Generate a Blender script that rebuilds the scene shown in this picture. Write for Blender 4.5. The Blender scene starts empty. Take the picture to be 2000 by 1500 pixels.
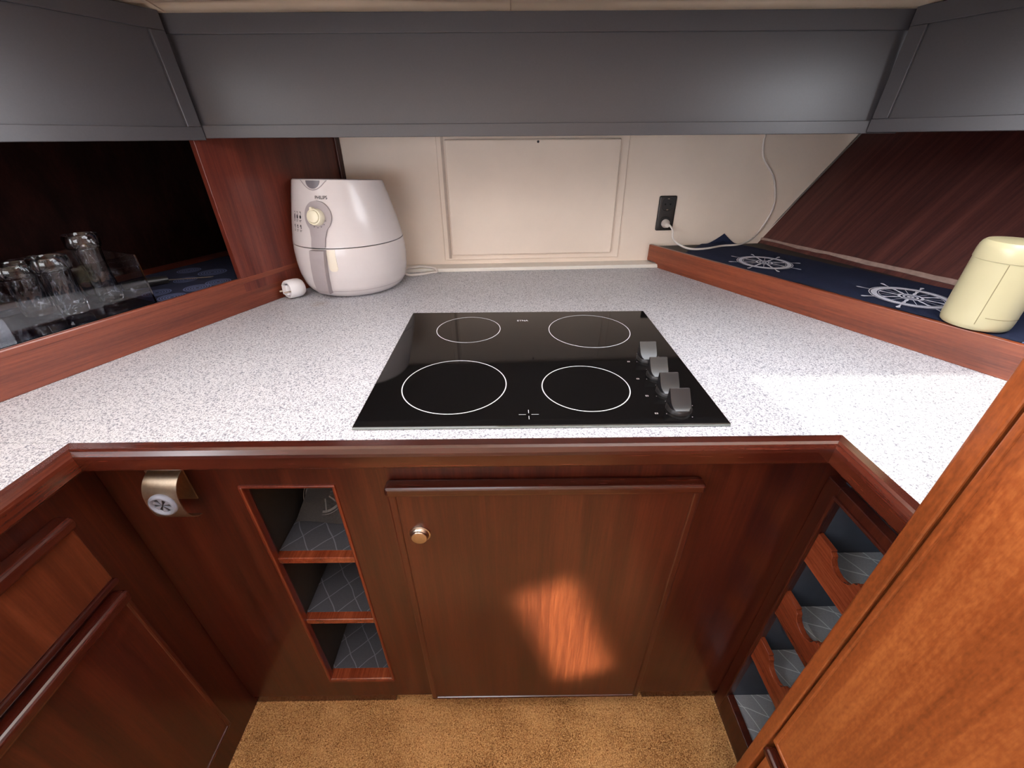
import bpy, bmesh, math, random
import numpy as np
from mathutils import Vector, Matrix

random.seed(7)
np.random.seed(7)
S = bpy.context.scene
COL = S.collection

# ------------------------------------------------------------------ camera
CAM_Z = 1.2948
def cam_axes(pitch, roll, yaw):
    cy, sy = math.cos(yaw), math.sin(yaw)
    fw0 = Vector((sy, cy, 0)); r0 = Vector((cy, -sy, 0))
    fw = fw0 * math.cos(pitch) + Vector((0, 0, -math.sin(pitch)))
    u0 = r0.cross(fw)
    r = r0 * math.cos(roll) + u0 * math.sin(roll)
    return r, r.cross(fw), fw
cam_d = bpy.data.cameras.new('camera')
cam_d.sensor_width = 36.0
cam_d.lens = 807.2 / 2000 * 36.0
cam_d.clip_start = 0.02
cam = bpy.data.objects.new('camera', cam_d)
COL.objects.link(cam)
_r, _u, _f = cam_axes(math.radians(30.88), math.radians(-.41), math.radians(.31))
cam.matrix_world = Matrix(((_r.x, _u.x, -_f.x, 0), (_r.y, _u.y, -_f.y, 0), (_r.z, _u.z, -_f.z, CAM_Z), (0, 0, 0, 1)))
S.camera = cam

# ------------------------------------------------------------------ light
W = bpy.data.worlds.new('sky'); S.world = W; W.use_nodes = True
W.node_tree.nodes['Background'].inputs[0].default_value = (.95, .98, 1.04, 1)
W.node_tree.nodes['Background'].inputs[1].default_value = 11.3
sun_d = bpy.data.lights.new('sun', 'SUN'); sun_d.energy = 3.6; sun_d.angle = math.radians(1.0)
sun_d.color = (1.0, .93, .80)
sun = bpy.data.objects.new('sun', sun_d); COL.objects.link(sun)
SUN = Vector((.28, -.015, -1.0)).normalized()          # direction the sunlight travels
sun.rotation_euler = SUN.to_track_quat('-Z', 'Y').to_euler()
sun.location = (0, -1, 4)
# unseen area lamp added aft, throws a sun-like patch on the galley door
gl_d = bpy.data.lights.new('added_patch_lamp', 'AREA'); gl_d.shape = 'RECTANGLE'; gl_d.size = .12; gl_d.size_y = .33
gl_d.spread = math.radians(2.2); gl_d.energy = 1.6; gl_d.color = (.80, 1.0, .60)
gl = bpy.data.objects.new('added_patch_lamp', gl_d); COL.objects.link(gl)
_p = Vector((.32, -1.86, 1.62)); _b = (Vector((.118, .50, .345)) - _p).normalized()
_p = _p + _b*.12; _v = Vector((-.115, 0, .355)); _v = (_v - _b*_v.dot(_b)).normalized(); _x = _v.cross(-_b)
gl.matrix_world = Matrix(((_x.x, _v.x, -_b.x, _p.x), (_x.y, _v.y, -_b.y, _p.y), (_x.z, _v.z, -_b.z, _p.z), (0, 0, 0, 1)))
S.view_settings.view_transform = 'Standard'
S.view_settings.look = 'None'
S.view_settings.exposure = 0.0
S.view_settings.gamma = 1.0
S.view_settings.use_curve_mapping = False

# ------------------------------------------------------------------ materials
def srgb(r, g, b):
    return tuple(((c/255)/12.92 if c/255 <= .04045 else ((c/255+.055)/1.055)**2.4) for c in (r, g, b)) + (1,)

class NT:
    def __init__(s, name):
        s.m = bpy.data.materials.new(name); s.m.use_nodes = True
        s.t = s.m.node_tree; s.b = s.t.nodes['Principled BSDF']
    def n(s, typ, **kw):
        nd = s.t.nodes.new(typ)
        for k, v in kw.items():
            if k.startswith('i_'):
                key = k[2:]; key = int(key) if key.isdigit() else key.replace('_', ' ')
                nd.inputs[key].default_value = v
            else: setattr(nd, k, v)
        return nd
    def l(s, a, b): s.t.links.new(a, b)
    def math(s, op, a, b=None):
        nd = s.n('ShaderNodeMath', operation=op)
        for i, v in enumerate((a, b)):
            if v is None: continue
            if isinstance(v, (int, float)): nd.inputs[i].default_value = v
            else: s.l(v, nd.inputs[i])
        return nd.outputs[0]
    def dot(s, vec, axis):
        nd = s.n('ShaderNodeVectorMath', operation='DOT_PRODUCT'); s.l(vec, nd.inputs[0]); nd.inputs[1].default_value = axis
        return nd.outputs['Value']
    def comb(s, x, y, z):
        nd = s.n('ShaderNodeCombineXYZ')
        for i, v in enumerate((x, y, z)):
            if isinstance(v, (int, float)): nd.inputs[i].default_value = v
            else: s.l(v, nd.inputs[i])
        return nd.outputs[0]
    def ramp(s, fac, stops, interp='LINEAR'):
        nd = s.n('ShaderNodeValToRGB'); cr = nd.color_ramp; cr.interpolation = interp
        while len(cr.elements) < len(stops): cr.elements.new(.5)
        for e, (p, c) in zip(cr.elements, stops): e.position = p; e.color = c
        s.l(fac, nd.inputs[0]); return nd.outputs[0]
    def noise(s, vec, scale, detail=3, rough=.5, dist=0):
        nd = s.n('ShaderNodeTexNoise'); nd.inputs['Scale'].default_value = scale
        nd.inputs['Detail'].default_value = detail; nd.inputs['Roughness'].default_value = rough
        nd.inputs['Distortion'].default_value = dist
        s.l(vec, nd.inputs['Vector']); return nd.outputs['Fac']
    def bump(s, h, strength, dist=.001):
        nd = s.n('ShaderNodeBump'); nd.inputs['Strength'].default_value = strength; nd.inputs['Distance'].default_value = dist
        s.l(h, nd.inputs['Height']); s.l(nd.outputs[0], s.b.inputs['Normal'])
    def coord(s): return s.n('ShaderNodeTexCoord').outputs['Object']

def plain(name, col, rough=.5, metal=0, noise=.06, coat=0, spec=.5, bump=0, nscale=40):
    t = NT(name); c = t.coord(); f = t.noise(c, nscale, 4, .6)
    a = tuple(max(0, x*(1-noise*2)) for x in col[:3]) + (1,); b = tuple(min(1, x*(1+noise)) for x in col[:3]) + (1,)
    t.l(t.ramp(f, [(.3, a), (.7, b)]), t.b.inputs['Base Color'])
    t.b.inputs['Roughness'].default_value = rough; t.b.inputs['Metallic'].default_value = metal
    t.b.inputs['Coat Weight'].default_value = coat; t.b.inputs['Coat Roughness'].default_value = .08
    t.b.inputs['Specular IOR Level'].default_value = spec
    if bump: t.bump(f, bump)
    return t.m

def wood(name, axis, dark, mid, light, rough=.32, coat=.35, streak=1.0, spec=.5, fleck=.08):
    a = Vector(axis).normalized(); q = Vector((0, 0, 1)) if abs(a.z) < .9 else Vector((1, 0, 0))
    b = a.cross(q).normalized(); c = a.cross(b).normalized()
    t = NT(name); p = t.coord()
    al, bl, cl = t.dot(p, a), t.dot(p, b), t.dot(p, c)
    broad = t.noise(t.comb(t.math('MULTIPLY', al, .9), t.math('MULTIPLY', bl, 22*streak), t.math('MULTIPLY', cl, 22*streak)), 1.0, 5, .62, .25)
    fine = t.noise(t.comb(t.math('MULTIPLY', al, 14), t.math('MULTIPLY', bl, 420), t.math('MULTIPLY', cl, 420)), 1.0, 2, .5)
    flake = t.noise(t.comb(t.math('MULTIPLY', al, 110), t.math('MULTIPLY', bl, 260), t.math('MULTIPLY', cl, 260)), 1.0, 2, .5)
    mid_ = t.noise(t.comb(t.math('MULTIPLY', al, 2.5), t.math('MULTIPLY', bl, 95), t.math('MULTIPLY', cl, 95)), 1.0, 3, .6)
    mix = t.math('ADD', t.math('ADD', t.math('MULTIPLY', broad, .50), t.math('MULTIPLY', mid_, .22)), t.math('ADD', t.math('MULTIPLY', fine, .28-fleck), t.math('MULTIPLY', flake, fleck)))
    t.l(t.ramp(mix, [(.38, dark), (.5, mid), (.62, light)]), t.b.inputs['Base Color'])
    t.l(t.math('ADD', t.math('MULTIPLY', fine, .12), rough-.06), t.b.inputs['Roughness'])
    t.b.inputs['Coat Weight'].default_value = coat; t.b.inputs['Coat Roughness'].default_value = .18
    t.b.inputs['Specular IOR Level'].default_value = spec
    t.bump(fine, .035, .0004)
    return t.m

LD = Vector((.4395, 1, 0)).normalized()                 # run of the left sill
RD = Vector((-.5166, 1, 0)).normalized()                # run of the right sill
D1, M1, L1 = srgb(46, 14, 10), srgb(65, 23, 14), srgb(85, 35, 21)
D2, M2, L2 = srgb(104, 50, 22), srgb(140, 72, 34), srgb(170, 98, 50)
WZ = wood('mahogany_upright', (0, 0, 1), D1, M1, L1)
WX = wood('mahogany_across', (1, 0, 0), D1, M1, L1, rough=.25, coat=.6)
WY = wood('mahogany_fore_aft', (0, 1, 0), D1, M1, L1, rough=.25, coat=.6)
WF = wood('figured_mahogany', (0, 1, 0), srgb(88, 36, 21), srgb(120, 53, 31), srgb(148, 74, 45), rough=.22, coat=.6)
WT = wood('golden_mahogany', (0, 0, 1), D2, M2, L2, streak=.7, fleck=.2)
WL = wood('mahogany_left_rail', LD, srgb(84, 36, 23), srgb(112, 52, 33), srgb(132, 67, 43))
WR = wood('mahogany_right_rail', RD, srgb(98, 44, 26), srgb(130, 62, 36), srgb(152, 80, 48))
WK = wood('shade_dark_mahogany', (.2, 0, 1), srgb(18, 8, 7), srgb(28, 13, 11), srgb(40, 19, 16), rough=.9, coat=0, spec=.05)  # darker copy of the hull wood, the locker's shade in its colour
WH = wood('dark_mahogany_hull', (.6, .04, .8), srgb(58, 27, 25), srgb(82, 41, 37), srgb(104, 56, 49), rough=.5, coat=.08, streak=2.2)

GREY = plain('grey_satin_paint', srgb(70, 68, 72), .34, noise=.03, bump=.03, nscale=300)
WALL = plain('cream_wall_paint', srgb(236, 218, 202), .5, noise=.025, nscale=6)
CEIL = plain('cream_vinyl_lining', srgb(248, 230, 206), .5, noise=.03, nscale=8)
WHITE = plain('white_paint', srgb(232, 224, 214), .4, noise=.02)
PLW = plain('white_gloss_plastic', srgb(210, 203, 203), .14, noise=.008, spec=.3)
PLW2 = plain('white_plastic', srgb(230, 228, 230), .35, noise=.015)
PLG = plain('grey_plastic', srgb(160, 150, 152), .42, noise=.02)
PLGD = plain('dark_grey_plastic', srgb(112, 106, 112), .35, noise=.03)
CREAM = plain('cream_plastic', srgb(230, 222, 198), .35, noise=.015)
CANC = plain('pale_yellow_plastic', srgb(206, 197, 157), .3, noise=.02, nscale=14, coat=.15)
BLK = plain('black_plastic', srgb(34, 31, 31), .4, noise=.05)
SOCK = plain('socket_black', srgb(44, 38, 36), .42, noise=.05)
INK = plain('dark_print', srgb(38, 36, 42), .5, noise=.03)
NICK = plain('brushed_nickel', srgb(196, 180, 164), .3, metal=1, noise=.05, nscale=200)
STEEL = plain('brushed_steel', srgb(186, 168, 148), .38, metal=1, noise=.06, nscale=160)
RUB = plain('grey_rubber', srgb(128, 132, 146), .45, noise=.04)
CORDM = plain('cord_white', srgb(222, 212, 204), .4, noise=.02)
GREYBLUE = plain('blue_grey_lining', srgb(66, 72, 84), .6, noise=.05)
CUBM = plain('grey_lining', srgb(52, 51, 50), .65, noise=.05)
DARKW = plain('dark_recess_wood', srgb(48, 24, 18), .6, noise=.1)
CAULK = plain('old_sealant', srgb(158, 132, 122), .7, noise=.12, nscale=60)
PRW = plain('white_fabric_print', srgb(206, 208, 222), .8, noise=.06, nscale=500)
PRL = plain('pale_blue_print', srgb(98, 106, 142), .8, noise=.06, nscale=500)
RING = plain('white_enamel_line', srgb(214, 214, 220), .35, noise=.02)
GLEDGE = plain('glass_cut_edge', srgb(120, 126, 122), .2, noise=.02)

def counter_mat():
    t = NT('speckled_laminate'); p = t.coord()
    n1 = t.noise(p, 430, 2, .5, .5); n2 = t.noise(p, 280, 2, .5, .8); n3 = t.noise(p, 5, 3, .5)
    base = t.ramp(n3, [(.3, srgb(202, 202, 207)), (.7, srgb(209, 208, 213))])
    m1 = t.ramp(n1, [(.53, (0, 0, 0, 1)), (.60, (1, 1, 1, 1))]); m2 = t.ramp(n2, [(.57, (0, 0, 0, 1)), (.63, (1, 1, 1, 1))])
    mx = t.n('ShaderNodeMix', data_type='RGBA'); t.l(m1, mx.inputs['Factor']); t.l(base, mx.inputs['A']); mx.inputs['B'].default_value = srgb(138, 138, 148)
    my = t.n('ShaderNodeMix', data_type='RGBA'); t.l(m2, my.inputs['Factor']); t.l(mx.outputs['Result'], my.inputs['A']); my.inputs['B'].default_value = srgb(118, 119, 132)
    # a small brown stain beside the air fryer
    d = t.n('ShaderNodeVectorMath', operation='DISTANCE'); t.l(p, d.inputs[0]); d.inputs[1].default_value = (-.515, 1.075, .91)
    sm = t.math('MULTIPLY', t.ramp(t.math('MULTIPLY', d.outputs['Value'], 10), [(.0, (1, 1, 1, 1)), (.28, (0, 0, 0, 1))]), t.ramp(n2, [(.4, (0, 0, 0, 1)), (.6, (.55, .55, .55, 1))]))
    mz = t.n('ShaderNodeMix', data_type='RGBA'); t.l(sm, mz.inputs['Factor']); t.l(my.outputs['Result'], mz.inputs['A']); mz.inputs['B'].default_value = srgb(150, 112, 70)
    t.l(mz.outputs['Result'], t.b.inputs['Base Color'])
    t.b.inputs['Roughness'].default_value = .42
    return t.m
COUNTER = counter_mat()

def carpet_mat():
    t = NT('golden_brown_carpet'); p = t.coord()
    n1 = t.noise(p, 360, 3, .6, .8); n2 = t.noise(p, 6, 4, .6); n3 = t.noise(p, 900, 2, .5)
    f = t.math('ADD', t.math('MULTIPLY', n1, .75), t.math('ADD', t.math('MULTIPLY', n2, .25), t.math('MULTIPLY', n3, .12)))
    t.l(t.ramp(f, [(.47, srgb(118, 76, 42)), (.535, srgb(190, 138, 84)), (.62, srgb(228, 184, 128))]), t.b.inputs['Base Color'])
    t.b.inputs['Roughness'].default_value = .95; t.b.inputs['Specular IOR Level'].default_value = .1
    t.bump(n1, .6, .004)
    return t.m
CARPET = carpet_mat()

def glass_black():
    t = NT('black_ceramic_glass'); p = t.coord(); n = t.noise(p, 900, 2, .5)
    t.l(t.ramp(n, [(.0, (.0035, .003, .003, 1)), (.72, (.0045, .004, .004, 1)), (.78, (.02, .02, .02, 1))]), t.b.inputs['Base Color'])
    t.b.inputs['Roughness'].default_value = .045; t.b.inputs['Specular IOR Level'].default_value = .5
    return t.m
HOB = glass_black()

def clear_glass(name, tint, rough=.03, wob=0, wscale=60):
    t = NT(name); t.b.inputs['Base Color'].default_value = tint
    t.b.inputs['Transmission Weight'].default_value = 1; t.b.inputs['Roughness'].default_value = rough; t.b.inputs['IOR'].default_value = 1.47
    n = t.noise(t.coord(), wscale, 2, .5)
    t.l(t.ramp(n, [(.3, tint), (.7, tuple(min(1, c*1.05) for c in tint[:3]) + (1,))]), t.b.inputs['Base Color'])
    if wob: t.bump(n, wob, .002)
    return t.m
GLASS = clear_glass('clear_glass', (.95, .96, .97, 1), wob=.25)
SMOKE = clear_glass('smoked_acrylic', (.80, .80, .83, 1), rough=.02)

def lattice(name, base, line, axis_a, axis_b, pitch, width=.045):
    t = NT(name); p = t.coord()
    wv = t.noise(p, 9, 2, .5)
    ms = []
    for ax in (axis_a, axis_b):
        v = t.math('ADD', t.math('DIVIDE', t.dot(p, Vector(ax).normalized()), pitch), t.math('MULTIPLY', wv, .5))
        ms.append(t.math('LESS_THAN', t.math('FRACT', v), width))
    m = t.math('MAXIMUM', ms[0], ms[1])
    n = t.noise(p, 350, 3, .6)
    b = t.ramp(n, [(.3, tuple(x*.85 for x in base[:3]) + (1,)), (.7, base)])
    mx = t.n('ShaderNodeMix', data_type='RGBA'); t.l(t.math('MULTIPLY', m, .7), mx.inputs['Factor']); t.l(b, mx.inputs['A']); mx.inputs['B'].default_value = line
    t.l(mx.outputs['Result'], t.b.inputs['Base Color']); t.b.inputs['Roughness'].default_value = .85
    t.bump(n, .2, .0008)
    return t.m
LINER = lattice('grey_lattice_liner', srgb(66, 66, 72), srgb(112, 114, 122), (1, .72, 0), (1, -.95, 0), .046)
LINER_R = lattice('pale_grey_lattice_liner', srgb(136, 138, 144), srgb(196, 200, 206), (1, .45, 0), (.35, 1, 0), .042)
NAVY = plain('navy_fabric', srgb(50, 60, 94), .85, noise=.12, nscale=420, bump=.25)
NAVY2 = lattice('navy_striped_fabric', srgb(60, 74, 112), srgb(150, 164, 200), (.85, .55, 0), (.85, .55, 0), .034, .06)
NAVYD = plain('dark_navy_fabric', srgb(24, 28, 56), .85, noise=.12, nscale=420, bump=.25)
CLOTH = plain('grey_woven_cloth', srgb(84, 80, 79), .9, noise=.1, nscale=500, bump=.3)
CLOTHP = plain('pale_grey_cloth_print', srgb(108, 103, 102), .9, noise=.06, nscale=500)

# ------------------------------------------------------------------ mesh helpers
def obox(bm, o, u, v, w, bev=0, seg=2):
    o, u, v, w = Vector(o), Vector(u), Vector(v), Vector(w)
    vs = [bm.verts.new(o + u*i + v*j + w*k) for i in (0, 1) for j in (0, 1) for k in (0, 1)]
    q = [(0, 1, 3, 2), (4, 6, 7, 5), (0, 4, 5, 1), (2, 3, 7, 6), (0, 2, 6, 4), (1, 5, 7, 3)]
    fs = [bm.faces.new([vs[i] for i in f]) for f in q]
    bmesh.ops.recalc_face_normals(bm, faces=fs)
    if bev:
        es = list({e for f in fs for e in f.edges})
        bmesh.ops.bevel(bm, geom=es, offset=bev, segments=seg, profile=.5, affect='EDGES')
def box(bm, x0, x1, y0, y1, z0, z1, bev=0, seg=2):
    obox(bm, (x0, y0, z0), (x1-x0, 0, 0), (0, y1-y0, 0), (0, 0, z1-z0), bev, seg)
def prism(bm, pts, ext, bev=0):
    e = Vector(ext); a = [bm.verts.new(Vector(p)) for p in pts]; b = [bm.verts.new(Vector(p)+e) for p in pts]
    n = len(pts); fs = [bm.faces.new(a), bm.faces.new(b[::-1])]
    for i in range(n): fs.append(bm.faces.new((a[i], a[(i+1) % n], b[(i+1) % n], b[i])))
    bmesh.ops.recalc_face_normals(bm, faces=fs)
    if bev:
        es = list({x for f in fs for x in f.edges})
        bmesh.ops.bevel(bm, geom=es, offset=bev, segments=2, profile=.5, affect='EDGES')
def lathe(bm, prof, o=(0, 0, 0), ax=(0, 0, 1), n=40, cap0=True, cap1=True, sx=1, sy=1):
    a = Vector(ax).normalized(); q = Vector((1, 0, 0)) if abs(a.x) < .9 else Vector((0, 1, 0))
    b = (q - a*q.dot(a)).normalized(); c = a.cross(b); o = Vector(o)
    rings = [[bm.verts.new(o + a*z + (b*math.cos(2*math.pi*i/n)*sx + c*math.sin(2*math.pi*i/n)*sy)*r) for i in range(n)] for r, z in prof]
    fs = []
    for k in range(len(rings)-1):
        for i in range(n): fs.append(bm.faces.new((rings[k][i], rings[k][(i+1) % n], rings[k+1][(i+1) % n], rings[k+1][i])))
    if cap0: fs.append(bm.faces.new(rings[0][::-1]))
    if cap1: fs.append(bm.faces.new(rings[-1]))
    bmesh.ops.recalc_face_normals(bm, faces=fs)
def smoothpath(pts, sub=8):
    P = [Vector(p) for p in pts]; P = [P[0]*2-P[1]] + P + [P[-1]*2-P[-2]]; out = []
    for i in range(1, len(P)-2):
        p0, p1, p2, p3 = P[i-1:i+3]
        for k in range(sub):
            t = k/sub
            out.append(.5*((2*p1)+(p2-p0)*t+(2*p0-5*p1+4*p2-p3)*t*t+(3*p1-p0-3*p2+p3)*t**3))
    out.append(P[-2]); return out
def tube(bm, pts, r, n=10, sub=8):
    P = smoothpath(pts, sub); up = Vector((0, 0, 1)); rings = []
    nrm = None
    for i, p in enumerate(P):
        d = (P[min(i+1, len(P)-1)] - P[max(i-1, 0)]).normalized()
        if nrm is None:
            q = up if abs(d.z) < .9 else Vector((1, 0, 0)); nrm = (q - d*q.dot(d)).normalized()
        else: nrm = (nrm - d*nrm.dot(d)).normalized()
        b = d.cross(nrm); rr = r(i/(len(P)-1)) if callable(r) else r
        rings.append([bm.verts.new(p + (nrm*math.cos(2*math.pi*k/n)+b*math.sin(2*math.pi*k/n))*rr) for k in range(n)])
    for a, b in zip(rings, rings[1:]):
        for k in range(n): bm.faces.new((a[k], a[(k+1) % n], b[(k+1) % n], b[k]))
    bm.faces.new(rings[0][::-1]); bm.faces.new(rings[-1])
    bmesh.ops.recalc_face_normals(bm, faces=bm.faces)
def annulus(bm, c, r0, r1, e1, e2, a0=0, a1=2*math.pi, n=48):
    c, e1, e2 = Vector(c), Vector(e1), Vector(e2); vs = []
    for i in range(n+1):
        a = a0+(a1-a0)*i/n; d = e1*math.cos(a)+e2*math.sin(a); vs.append((bm.verts.new(c+d*r0), bm.verts.new(c+d*r1)))
    for i in range(n): bm.faces.new((vs[i][0], vs[i][1], vs[i+1][1], vs[i+1][0]))
def grid(bm, fn, nu, nv):
    vs = [[bm.verts.new(fn(i/(nu-1), j/(nv-1))) for j in range(nv)] for i in range(nu)]
    for i in range(nu-1):
        for j in range(nv-1): bm.faces.new((vs[i][j], vs[i+1][j], vs[i+1][j+1], vs[i][j+1]))
    return vs

POS = {}
def obj(name, bm, mat, parent=None, smooth=False, label=None):
    me = bpy.data.meshes.new(name)
    if smooth:
        for f in bm.faces: f.smooth = True
    bm.to_mesh(me); bm.free(); me.materials.append(mat)
    if smooth: me.set_sharp_from_angle(angle=math.radians(38))
    o = bpy.data.objects.new(name, me); COL.objects.link(o)
    if parent is not None:
        o.parent = parent
        if parent.type == 'EMPTY': o.matrix_parent_inverse = Matrix.Translation(-POS[parent.name])
    if label: o['label'] = label
    return o
def thing(name, label, cat, loc, group=None):
    o = bpy.data.objects.new(name, None); COL.objects.link(o); o.location = loc; POS[o.name] = Vector(loc)
    o.empty_display_size = .05
    o['label'] = label; o['category'] = cat
    if group: o['group'] = group
    return o
def tag(o, label, cat, group=None):
    o['label'] = label; o['category'] = cat
    if group: o['group'] = group
    return o
def struct(name, bm, mat, label=None, parent=None):
    o = obj(name, bm, mat, parent)
    if parent is None: o['kind'] = 'structure'
    if label: o['label'] = label
    return o
def B(): return bmesh.new()
def part(name, mat, parent, fn, *a, smooth=False, label=None, **k):
    bm = B(); fn(bm, *a, **k); return obj(name, bm, mat, parent, smooth, label)

CZ = .91
def silL(Y, off=0): return Vector((-.844 + .4395*(Y-.66), Y, 0)) - Vector((LD.y, -LD.x, 0))*off   # off: behind the rail
def silR(Y, off=0): return Vector((.509 - .5166*(Y-1.39), Y, 0)) + Vector((RD.y, -RD.x, 0))*off
def wallY(x, z): return 1.433 + .044*(x+.504) + .05*(z-1.29)
WN = Vector((.044, -1, .05)).normalized()               # wall normal towards the cabin
def WP(x, z, off=0): return Vector((x, wallY(x, z), z)) + WN*off
WU = Vector((1, .044, 0)).normalized(); WV = WN.cross(WU).normalized()
if WV.z < 0: WV = -WV

# ================================================================== structure
bm = B(); box(bm, -1.62, 1.52, -1.92, 1.62, -.03, 0)
floor = struct('floor', bm, CARPET, 'golden brown mottled carpet on the cabin floor')
def pile():
    sx = np.arange(-.684, .534, .0021); sy = np.arange(.22, .60, .0021)
    X, Y = np.meshgrid(sx, sy); n = X.size
    X = X.ravel()+np.random.uniform(-.0012, .0012, n); Y = Y.ravel()+np.random.uniform(-.0012, .0012, n)
    r = np.random.uniform(.0009, .0015, n); hh = np.random.uniform(.0025, .0055, n); a0 = np.random.uniform(0, 6.28, n)
    V = np.zeros((n, 4, 3))
    for k in range(3):
        V[:, k, 0] = X+r*np.cos(a0+k*2.0944); V[:, k, 1] = Y+r*np.sin(a0+k*2.0944)
    V[:, 3, 0] = X+np.random.uniform(-.0016, .0016, n); V[:, 3, 1] = Y+np.random.uniform(-.0016, .0016, n); V[:, 3, 2] = hh
    base = np.arange(n)[:, None]*4
    F = np.concatenate([base+np.array(t) for t in ((0, 1, 3), (1, 2, 3), (2, 0, 3))], 1).reshape(-1, 3)
    me = bpy.data.meshes.new('carpet_pile'); me.from_pydata(V.reshape(-1, 3).tolist(), [], F.tolist()); me.materials.append(CARPET)
    o = bpy.data.objects.new('carpet_pile', me); COL.objects.link(o); o.parent = floor; o['kind'] = 'stuff'
pile()

# back wall (leans outward and recedes slightly to the right, as a hull side does)
bm = B()
wv = [WP(-.62, .86), WP(1.35, .86), WP(1.35, 1.56), WP(-.62, 1.56)]
prism(bm, wv, -WN*.02)
wall_back = struct('wall_back', bm, WALL, 'cream painted bulkhead behind the worktop')
bm = B(); obox(bm, WP(-.216, .936, 0), WU*.592, WV*.375, WN*.006, .002)
struct('panel_frame', bm, WALL, parent=wall_back)
bm = B(); obox(bm, WP(-.190, .953, .006), WU*.538, WV*.336, WN*.011, .004)
hp = struct('hatch_panel', bm, WALL, parent=wall_back)
bm = B(); obox(bm, WP(-.2015, .942, .006), WU*.0085, WV*.355, WN*.0008)
struct('gap_shade_strip', bm, plain('grey_gap_shade', srgb(196, 178, 164), .7, noise=.05), parent=wall_back)  # grey strip painting the shadow of the gap left of the hatch
bm = B(); lathe(bm, [(.0035, 0), (.0035, .002), (.002, .003)], WP(.091, 1.281, .017), WN, 16)
struct('screw', bm, INK, parent=hp)
bm = B(); y0 = 1.372
prism(bm, [(-.52, 1.358, CZ), (.515, 1.404, CZ), (.515, 1.404, CZ+.012), (-.52, 1.358, CZ+.012)], (0, .06, 0), .002)
tr = struct('trim_1', bm, WHITE, 'white ledge strip along the foot of the cream wall')

# left partition panel, post and locker back
PA, PB = silL(1.04), silL(1.432)
bm = B(); obox(bm, (PA.x, PA.y, .955), PB-PA, -Vector((LD.y, -LD.x, 0))*.016, (0, 0, .35), .001)
struct('wall_partition', bm, wood('mahogany_partition', (0, 0, 1), srgb(70, 24, 18), srgb(94, 37, 26), srgb(114, 50, 35)), 'mahogany bulkhead panel beside the air fryer')
bm = B(); obox(bm, Vector((PB.x, PB.y, .93))-LD*.018+Vector((LD.y, -LD.x, 0))*.0, LD*.018, Vector((LD.y, -LD.x, 0))*.006, (0, 0, .37), .002)
struct('trim_2', bm, WZ, 'narrow mahogany cover strip in the corner of the cream wall')
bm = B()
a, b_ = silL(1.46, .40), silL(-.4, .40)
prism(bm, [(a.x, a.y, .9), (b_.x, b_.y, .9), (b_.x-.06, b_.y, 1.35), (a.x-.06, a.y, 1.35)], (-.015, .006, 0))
struct('wall_left', bm, WK, 'dark mahogany hull lining, darkened further for shade, at the back of the left locker')
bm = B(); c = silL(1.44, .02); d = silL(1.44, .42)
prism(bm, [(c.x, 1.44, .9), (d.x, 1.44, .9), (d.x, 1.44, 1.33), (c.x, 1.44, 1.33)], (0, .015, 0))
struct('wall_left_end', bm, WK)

# right hull lining
HA, HB, HC = Vector((.868, 1.487, .98)), Vector((1.057, .968, .98)), Vector((1.108, 1.503, 1.301))
hu, hv = HB-HA, HC-HA
hn = hu.cross(hv).normalized()
if hn.x < 0: hn = -hn
bm = B()
prism(bm, [HA-hv*.12-hu*.1, HA-hv*.12+hu*2.4, HA+hv*1.1+hu*2.4, HA+hv*1.1-hu*.1], hn*.012)
wall_right = struct('wall_right', bm, WH, 'dark mahogany sloping hull lining behind the right shelf')
bm = B()                                                 # ragged old sealant strip along its foot
n = 40; top = []; bot = []
for i in range(n+1):
    t = i/n*2.2; p = HA+hu*t-hn*.003
    top.append(p+hv*(.030+.014*min(1, t)+random.uniform(-.002, .002))); bot.append(p+hv*(.012+.003*math.sin(i*.9)+random.uniform(-.003, .003)))
va = [bm.verts.new(p) for p in top]; vb = [bm.verts.new(p) for p in bot]
va2 = [bm.verts.new(p+hn*.0035) for p in top]; vb2 = [bm.verts.new(p+hn*.0035) for p in bot]
for i in range(n):
    bm.faces.new((va[i], va[i+1], vb[i+1], vb[i])); bm.faces.new((va[i], va2[i], va2[i+1], va[i+1])); bm.faces.new((vb[i], vb[i+1], vb2[i+1], vb2[i]))
struct('sealant_strip', bm, CAULK, parent=wall_right)
bm = B(); tube(bm, [HA+hv*.0-hn*.002+Vector((0, -.004, 0)), HA+hv*.5-hn*.002+Vector((0, -.004, 0)), HA+hv*1.05-hn*.002+Vector((0, -.004, 0))], .0032, 8)
struct('corner_bead', bm, plain('grey_corner_bead', srgb(120, 112, 106), .6), parent=wall_right)

# low ceiling above the cupboards: cream vinyl lining with a sagging crease
bm = B()
def cf(u, v):
    x = -1.35+2.75*u; y = .70+.86*v
    z = 1.5065 + .030*max(0, (1.06-y))/.36 + .010*math.exp(-((y-1.035-.01*math.sin(x*5))/.012)**2)*math.exp(-((x+.45)/.35)**2) + .005*math.exp(-((y-1.03)/.01)**2)*math.exp(-((x-.5)/.25)**2)
    return Vector((x, y, z))
vs = grid(bm, cf, 80, 120)
bmesh.ops.solidify(bm, geom=bm.faces[:], thickness=-.02)
bmesh.ops.recalc_face_normals(bm, faces=bm.faces)
for f in bm.faces: f.smooth = True
ceiling = struct('ceiling', bm, CEIL, 'cream vinyl headlining above the grey cupboards')
for x0, x1 in ((-.66, -.60), (.008, .003)):
    bm = B(); tube(bm, [cf((x0+1.35)/2.75, .42)+Vector((0, 0, -.0005)), cf(((x0+x1)/2+1.35)/2.75, .2), cf((x1+1.35)/2.75, .01)], .0012, 6)
    struct('lining_seam', bm, plain('seam_thread', srgb(190, 165, 140), .6), parent=ceiling)

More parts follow.
